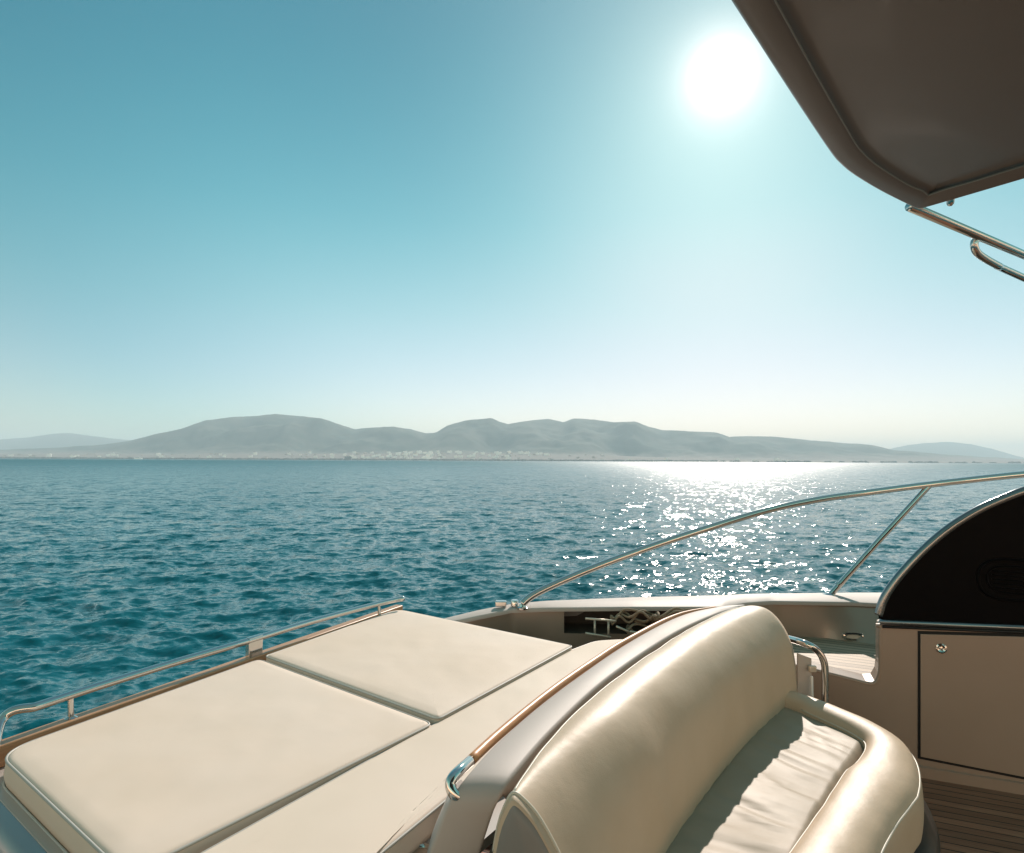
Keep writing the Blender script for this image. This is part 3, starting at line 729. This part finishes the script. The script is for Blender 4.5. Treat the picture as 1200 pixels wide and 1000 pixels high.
# ------------------------------------------------------------------ the far coast
ridge = [(-500, 530), (-200, 526), (0, 527), (60, 525), (120, 521), (150, 517), (180, 509), (210, 503), (240, 492.5), (270, 489), (300, 487.5), (323, 485), (350, 488), (375, 490), (395, 497), (415, 503), (440, 501), (460, 500), (480, 503), (500, 508), (510, 507.5), (525, 498), (545, 493), (575, 490), (585, 494), (595, 497), (620, 493), (643, 491), (660, 495), (672, 490.5), (690, 491), (720, 495), (745, 494), (760, 500), (775, 504), (800, 505), (840, 507), (855, 512), (890, 511), (920, 513), (960, 517), (1000, 520), (1025, 522), (1045, 527), (1100, 532), (1150, 535.5), (1200, 538), (1400, 540), (1700, 541)]
rxs = [a[0] for a in ridge]; rys = [a[1] for a in ridge]
SH = 5000.
town = lambda x: interp(x, [-500, 0, 200, 420, 560, 700, 850, 1000, 1600], [30, 45, 55, 75, 90, 65, 35, 15, 4])
def cz_(x, d):            # terrain height for azimuth-pixel x, forward distance d
    y = interp(x, rxs, rys)+.6*noise.noise(Vector((x*.05, 0, 3)))+.35*noise.noise(Vector((x*.17, 0, 5)))
    top = max(PY(x, y, 8000).z, 3)
    twn = town(x)*.9; twn = min(twn, top*.8)
    wx = (x-600)/F*d
    n1 = noise.fractal(Vector((wx*.0011, d*.0011, 1.5)), .9, 2.1, 6); n2 = noise.noise(Vector((wx*.0021, d*.0006, 8)))
    if d < 6000:
        t = max(0, (d-SH)/1000); return 1.5+twn*t*t*(3-2*t)+6*max(0, t)*n1
    if d <= 8000:
        t = (d-6000)/2000; w = t*t*(3-2*t); e = math.sin(math.pi*t)
        return min(lerp(1.5+twn, top, w)+e*(top-twn)*(.26*n1+.28*n2)+6*(1-t)*n1, PY(x, y+1.2*(1-t), d).z if d > 6600 else 1e9)
    t = (d-8000)/2000; return top*(1-.8*t*t)-top*.1*abs(n1)*t
xs_ = np.linspace(-480, 1680, 640); ds = np.concatenate([[SH-60], np.linspace(SH, 6000, 16), np.linspace(6080, 8000, 50), np.linspace(8200, 10000, 8)])
rows = []
for d in ds:
    r = []
    for x in xs_:
        sh = 120*noise.noise(Vector((x*.01, 2, 2)))*max(0, 1-(d-SH)/1000)
        z = cz_(x, d) if d >= SH else -4
        xx = (x-600)/F*(d+sh) if True else 0
        p = PY(x, 540, d+sh); r.append(Vector((p.x, p.y, z)))
    rows.append(r)
def landmat(name, c1, c2, c3):
    m = bpy.data.materials.new(name); m.use_nodes = True; nt = m.node_tree; N = nt.nodes; L = nt.links
    b = N['Principled BSDF']; b.inputs['Roughness'].default_value = .95; b.inputs['Specular IOR Level'].default_value = .1
    tc = N.new('ShaderNodeTexCoord'); sp = N.new('ShaderNodeSeparateXYZ'); L.new(tc.outputs['Object'], sp.inputs['Vector'])
    n = N.new('ShaderNodeTexNoise'); n.inputs['Scale'].default_value = .004; n.inputs['Detail'].default_value = 7; L.new(tc.outputs['Object'], n.inputs['Vector'])
    rp = N.new('ShaderNodeValToRGB'); rp.color_ramp.elements[0].position = .4; rp.color_ramp.elements[1].position = .62
    rp.color_ramp.elements[0].color = (*c1, 1); rp.color_ramp.elements[1].color = (*c2, 1); L.new(n.outputs['Fac'], rp.inputs['Fac'])
    n2 = N.new('ShaderNodeTexNoise'); n2.inputs['Scale'].default_value = .012; n2.inputs['Detail'].default_value = 5; L.new(tc.outputs['Object'], n2.inputs['Vector'])
    ad = N.new('ShaderNodeMath'); ad.operation = 'MULTIPLY_ADD'; ad.inputs[1].default_value = -90; L.new(n2.outputs['Fac'], ad.inputs[0]); L.new(sp.outputs['Z'], ad.inputs[2])
    mr = N.new('ShaderNodeMapRange'); mr.inputs['From Min'].default_value = 65; mr.inputs['From Max'].default_value = 5; L.new(ad.outputs[0], mr.inputs['Value'])
    mx = N.new('ShaderNodeMix'); mx.data_type = 'RGBA'; L.new(mr.outputs['Result'], mx.inputs['Factor']); L.new(rp.outputs['Color'], mx.inputs['A']); mx.inputs['B'].default_value = (*c3, 1)
    L.new(mx.outputs['Result'], b.inputs['Base Color'])
    return m
lm = landmat('coastal_hills', (.04, .06, .04), (.11, .105, .08), (.25, .195, .17))
tag(MB().grid(rows).build('coastal_hills', lm, ang=None), kind='structure')
def farridge(name, prof, D, half):
    xs = np.linspace(prof[0][0], prof[-1][0], 120); rows = []
    for k in np.linspace(-1, 1, 17):
        r = []
        for x in xs:
            y = interp(x, [a[0] for a in prof], [a[1] for a in prof])+.4*noise.noise(Vector((x*.09, 1, D)))
            top = PY(x, y, D).z; d = D+k*half
            p = PY(x, 540, d); s = (1-abs(k)**1.6); r.append(Vector((p.x, p.y, -5+(top+5)*s*(1-.25*(1-s)*noise.noise(Vector((x*.03, k*3, 1)))))))
        rows.append(r)
    tag(MB().grid(rows).build(name, M['farland'], ang=None), kind='structure')
M['farland'] = mat('distant_mountains_ground', (.08, .085, .06), .95, spec=.1)
farridge('distant_mountains', [(-420, 531), (-200, 516), (-60, 519), (0, 515), (30, 513), (60, 508.5), (80, 507.5), (105, 511), (140, 515), (190, 519), (260, 530), (320, 541)], 13500, 2500)
farridge('distant_mountains', [(960, 544), (1010, 534), (1040, 527), (1065, 521.5), (1090, 519), (1112, 518), (1130, 519.5), (1150, 523), (1170, 528), (1190, 534), (1215, 540), (1240, 544)], 13500, 2000)

# dark tree belt along the shore (nobody could count it)
random.seed(3); b = MB()
for i in range(5200):
    x = random.uniform(-300, 1500)
    if x > 900 and random.random() < .4: continue
    d = SH+random.uniform(0, 120)+120*noise.noise(Vector((x*.01, 2, 2)))
    p = PY(x, 540, d); s = random.uniform(8, 15); hh = s*random.uniform(.6, 1.25)
    if x > 850 and noise.noise(Vector((x*.06, 1, 1))) < .0: continue
    w = s*random.uniform(.8, 1.6); z0 = 0
    v = [Vector((p.x+w*math.cos(a), p.y+w*math.sin(a), z0)) for a in (0, 1.26, 2.5, 3.8, 5.0)]
    v2 = [Vector((p.x+w*.75*math.cos(a+.3), p.y+w*.75*math.sin(a+.3), z0+hh*random.uniform(.6, .85))) for a in (0, 1.26, 2.5, 3.8, 5.0)]
    b.add(v+v2+[Vector((p.x, p.y, z0+hh))], [(k, (k+1) % 5, 5+(k+1) % 5, 5+k) for k in range(5)]+[(5+k, 5+(k+1) % 5, 10) for k in range(5)])
M['trees'] = mat('shore_tree_foliage', (.07, .065, .05), .95, spec=.1)
tag(b.build('shore_tree_belt', M['trees'], smooth=False), 'dark belt of trees along the far shoreline', 'tree belt', kind='stuff')
# small buildings of the town: three sorts, copied
def block(name, w, d, h, m, gable, label, group):
    b = MB(); b.box((0, 0, h/2), w, d, h)
    if gable:
        e = .8; b.add([(-w/2-e, -d/2-e, h), (w/2+e, -d/2-e, h), (w/2+e, d/2+e, h), (-w/2-e, d/2+e, h), (-w/2, 0, h+d*.3), (w/2, 0, h+d*.3)],
                      [(0, 1, 5, 4), (3, 4, 5, 2), (0, 4, 3), (1, 2, 5), (0, 3, 2, 1)])
    else: b.box((0, 0, h+.6), w*1.03, d*1.03, 1.1); b.box((w*.2, 0, h+2.2), w*.2, d*.3, 2.4)
    o = b.build(name, m, smooth=False); tag(o, label, 'building', group); return o
wh = mat('whitewashed_wall', (.9, .86, .80), .3, spec=1.0); be = mat('beige_wall', (.44, .33, .27), .8); dk = mat('dark_wall', (.10, .09, .08), .7)
protos = {
 'w': block('apartment_block', 24, 12, 12, wh, False, 'small bright white building on the rising ground of the far town', 'white buildings of the far town'),
 'b': block('village_house', 22, 14, 8, be, True, 'low beige house in the hazy town strip along the far shore', 'beige houses of the far town')}
first = {k: True for k in protos}
random.seed(11); pl_ = []
for i in range(70): pl_.append(('w', random.gauss(470, 45), random.uniform(5200, 5950)))
for i in range(26): pl_.append(('w', random.gauss(590, 35), random.uniform(5250, 5900)))
for i in range(26): pl_.append(('w', random.uniform(0, 420), random.uniform(5100, 5700)))
for i in range(10): pl_.append(('w', random.uniform(700, 960), random.uniform(5100, 5500)))
for i in range(110): pl_.append(('b', random.uniform(-60, 720), random.uniform(5060, 5900)))
for k, x, d in pl_:
    o = protos[k]
    if not first[k]: o = o.copy(); col.objects.link(o)
    first[k] = False
    p = PY(x, 540, d); o.location = (p.x, p.y, cz_(x, d)-1.0); o.rotation_euler = (0, 0, random.uniform(-.7, .7)); s = random.uniform(.9, 1.6) if k == 'w' else random.uniform(.6, 1.2)
    o.scale = (s*random.uniform(.8, 1.4), s, s*random.uniform(.8, 1.5))
o = block('tower_block', 55, 30, 30, dk, False, 'dark squarish building standing at the waterline below the highest hill', None); p = PY(408, 540, 4960); o.location = (p.x, p.y, 0)
o = block('harbour_shed', 60, 22, 11, wh, False, 'long bright white shed at the waterline on the left', None); p = PY(162, 540, 4950); o.location = (p.x, p.y, 0)
# sailing boat on the glitter
sb = empty('sailing_boat'); p = PY(921, 542, 2600); sb.location = (p.x, p.y, 0)
tag(sb, 'tiny white sailing boat on the bright water below the right slope of the hills', 'boat')
b = MB(); rows = []
for k in range(9):
    t = k/8; w = 1.7*math.sin(math.pi*min(1, .12+t*.88))**.7 if k < 8 else .05
    x = -6+12*t; rows.append([Vector((x, -w, 1.5)), Vector((x, -w*.7, .2)), Vector((x, 0, -.4)), Vector((x, w*.7, .2)), Vector((x, w, 1.5))])
b.grid(rows, True, True).build('hull', M['white'], sb)
MB().tube([(0, 0, 1), (0, 0, 10), (0, 0, 18)], .12, 8).build('mast', M['white'], sb)
MB().add([(.2, 0, 3), (5.4, .6, 3), (.2, 0, 17.5), (.2, .06, 3), (5.4, .66, 3), (.2, .06, 17.5)], [(0, 1, 2), (3, 5, 4), (0, 3, 4, 1), (1, 4, 5, 2), (2, 5, 3, 0)]).build('sail', M['white'], sb, smooth=False)

# ------------------------------------------------------------------ haze
hz = MB().box((0, 0, 0), 2, 2, 2).build('haze', None, smooth=False) if False else None
v = [(x, y, z) for x in (-22000, 22000) for y in (-3000, 22000) for z in (-12, 650)]
HZ = bpy.data.materials.new('haze_air'); HZ.use_nodes = True; N = HZ.node_tree.nodes; L = HZ.node_tree.links; N.clear()
ou = N.new('ShaderNodeOutputMaterial'); pv = N.new('ShaderNodeVolumePrincipled'); L.new(pv.outputs[0], ou.inputs['Volume'])
pv.inputs['Density'].default_value = 9.5e-5; pv.inputs['Color'].default_value = (.74, .90, 1.0, 1); pv.inputs['Anisotropy'].default_value = .1
hz = mesh('haze', v, [(0, 1, 3, 2), (4, 6, 7, 5), (0, 4, 5, 1), (2, 3, 7, 6), (0, 2, 6, 4), (1, 5, 7, 3)], HZ, smooth=False)
tag(hz, kind='stuff')

# ------------------------------------------------------------------ light
sdv = ray(846, 88).normalized(); el_ = math.asin(sdv.z); az = math.atan2(sdv.x, sdv.y)
sl = bpy.data.lights.new('sun', 'SUN'); sl.energy = 4.2; sl.angle = math.radians(.53); sl.color = (1, .88, .78)
so = bpy.data.objects.new('sun', sl); col.objects.link(so); so.rotation_euler = (-sdv).to_track_quat('-Z', 'Y').to_euler()
w = bpy.data.worlds.new('World'); C.world = w; w.use_nodes = True; N = w.node_tree.nodes; L = w.node_tree.links
bg = N['Background']; sk = N.new('ShaderNodeTexSky'); sk.sky_type = 'NISHITA'; sk.sun_disc = False; sk.sun_elevation = el_; sk.sun_rotation = az
sk.air_density = 1.0; sk.dust_density = .35; sk.ozone_density = 1.5
mul = N.new('ShaderNodeMix'); mul.data_type = 'RGBA'; mul.blend_type = 'MULTIPLY'; mul.inputs['Factor'].default_value = 1; 
tc0 = N.new('ShaderNodeTexCoord'); sz = N.new('ShaderNodeSeparateXYZ'); L.new(tc0.outputs['Generated'], sz.inputs['Vector'])
rp0 = N.new('ShaderNodeValToRGB'); L.new(sz.outputs['Z'], rp0.inputs['Fac']); L.new(rp0.outputs['Color'], mul.inputs['B']); ce = rp0.color_ramp.elements
ce[0].position = 0; ce[0].color = (1.10/1.3, 1.0/1.3, 1.03/1.3, 1); ce[1].position = 1; ce[1].color = (.55/1.3, .95/1.3, .8/1.3, 1)
for p_, c_ in ((.13, (.95, .98, .93)), (.24, (.80, 1.12, .89)), (.38, (.42, 1.15, .89)), (.6, (.18, .88, .75)), (.78, (.40, .95, .8))):
    e_ = ce.new(p_); e_.color = (*[q/1.3 for q in c_], 1)
L.new(sk.outputs['Color'], mul.inputs['A'])
tc = N.new('ShaderNodeTexCoord'); dt_ = N.new('ShaderNodeVectorMath'); dt_.operation = 'DOT_PRODUCT'; dt_.inputs[1].default_value = tuple(sdv)
nm = N.new('ShaderNodeVectorMath'); nm.operation = 'NORMALIZE'; L.new(tc.outputs['Generated'], nm.inputs[0]); L.new(nm.outputs[0], dt_.inputs[0])
mx0 = N.new('ShaderNodeMath'); mx0.operation = 'MAXIMUM'; mx0.inputs[1].default_value = 0; L.new(dt_.outputs['Value'], mx0.inputs[0])
acc = None
for pw, am in [(5000, 80), (800, 6), (120, 2.0), (14, .65)]:
    a = N.new('ShaderNodeMath'); a.operation = 'POWER'; a.inputs[1].default_value = pw; L.new(mx0.outputs[0], a.inputs[0])
    b_ = N.new('ShaderNodeMath'); b_.operation = 'MULTIPLY'; b_.inputs[1].default_value = am; L.new(a.outputs[0], b_.inputs[0])
    if acc: s_ = N.new('ShaderNodeMath'); s_.operation = 'ADD'; L.new(acc, s_.inputs[0]); L.new(b_.outputs[0], s_.inputs[1]); acc = s_.outputs[0]
    else: acc = b_.outputs[0]
ad = N.new('ShaderNodeMix'); ad.data_type = 'RGBA'; ad.blend_type = 'ADD'; ad.inputs['Factor'].default_value = 1
cmb = N.new('ShaderNodeCombineColor'); [L.new(acc, cmb.inputs[i]) for i in range(3)]
tn = N.new('ShaderNodeVectorMath'); tn.operation = 'MULTIPLY'; tn.inputs[1].default_value = (1.25, .92, .84); L.new(cmb.outputs[0], tn.inputs[0])
L.new(tn.outputs[0], ad.inputs['B'])
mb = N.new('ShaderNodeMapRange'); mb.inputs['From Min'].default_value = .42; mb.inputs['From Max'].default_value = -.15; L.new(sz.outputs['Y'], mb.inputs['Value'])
bk_ = N.new('ShaderNodeMix'); bk_.data_type = 'RGBA'; bk_.inputs['A'].default_value = (1.3, 1.3, 1.3, 1); bk_.inputs['B'].default_value = (5.3, 2.95, 2.05, 1); L.new(mb.outputs['Result'], bk_.inputs['Factor'])  # added warm fill: unseen sky behind the camera brightened and tinted
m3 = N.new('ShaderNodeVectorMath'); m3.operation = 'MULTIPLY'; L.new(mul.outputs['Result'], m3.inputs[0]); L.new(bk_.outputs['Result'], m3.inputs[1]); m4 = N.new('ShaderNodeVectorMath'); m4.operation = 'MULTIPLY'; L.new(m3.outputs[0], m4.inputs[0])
rq = N.new('ShaderNodeValToRGB'); L.new(mx0.outputs[0], rq.inputs['Fac']); L.new(rq.outputs['Color'], m4.inputs[1]); cq = rq.color_ramp.elements; rq.color_ramp.interpolation = 'B_SPLINE'; rp0.color_ramp.interpolation = 'B_SPLINE'
SC = 1.3
cq[0].position = 0; cq[0].color = (1/SC, .93/SC, .86/SC, 1); cq[1].position = 1; cq[1].color = (1.1/SC, .66/SC, .75/SC, 1)
for p_, c_ in ((.3, (1, .95, .9)), (.5, (.72, .89, .88)), (.6, (.68, .88, .89)), (.76, (1.14, 1.02, .98)), (.87, (1.0, .88, .88)), (.94, (1.0, .80, .83)), (.975, (1.3, .79, .85))):
    e_ = cq.new(p_); e_.color = (*[q/SC for q in c_], 1)
m5 = N.new('ShaderNodeVectorMath'); m5.operation = 'SCALE'; m5.inputs['Scale'].default_value = SC; L.new(m4.outputs[0], m5.inputs[0])
L.new(m5.outputs[0], ad.inputs['A'])
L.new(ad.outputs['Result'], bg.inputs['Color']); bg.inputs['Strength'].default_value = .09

# ------------------------------------------------------------------ camera & render
cam = bpy.data.cameras.new('camera'); co = bpy.data.objects.new('camera', cam); col.objects.link(co)
cam.sensor_width = 36; cam.lens = F/1200*36; cam.clip_start = .05; cam.clip_end = 60000
mw = Matrix((RT, UP, -FW)).transposed().to_4x4(); mw.translation = EYE; co.matrix_world = mw
C.camera = co
C.view_settings.view_transform = 'Standard'; C.view_settings.look = 'None'; C.view_settings.exposure = .40; C.view_settings.gamma = 1
C.cycles.use_denoising = True; C.cycles.volume_bounces = 1; C.cycles.max_bounces = 8; C.cycles.sample_clamp_indirect = 6
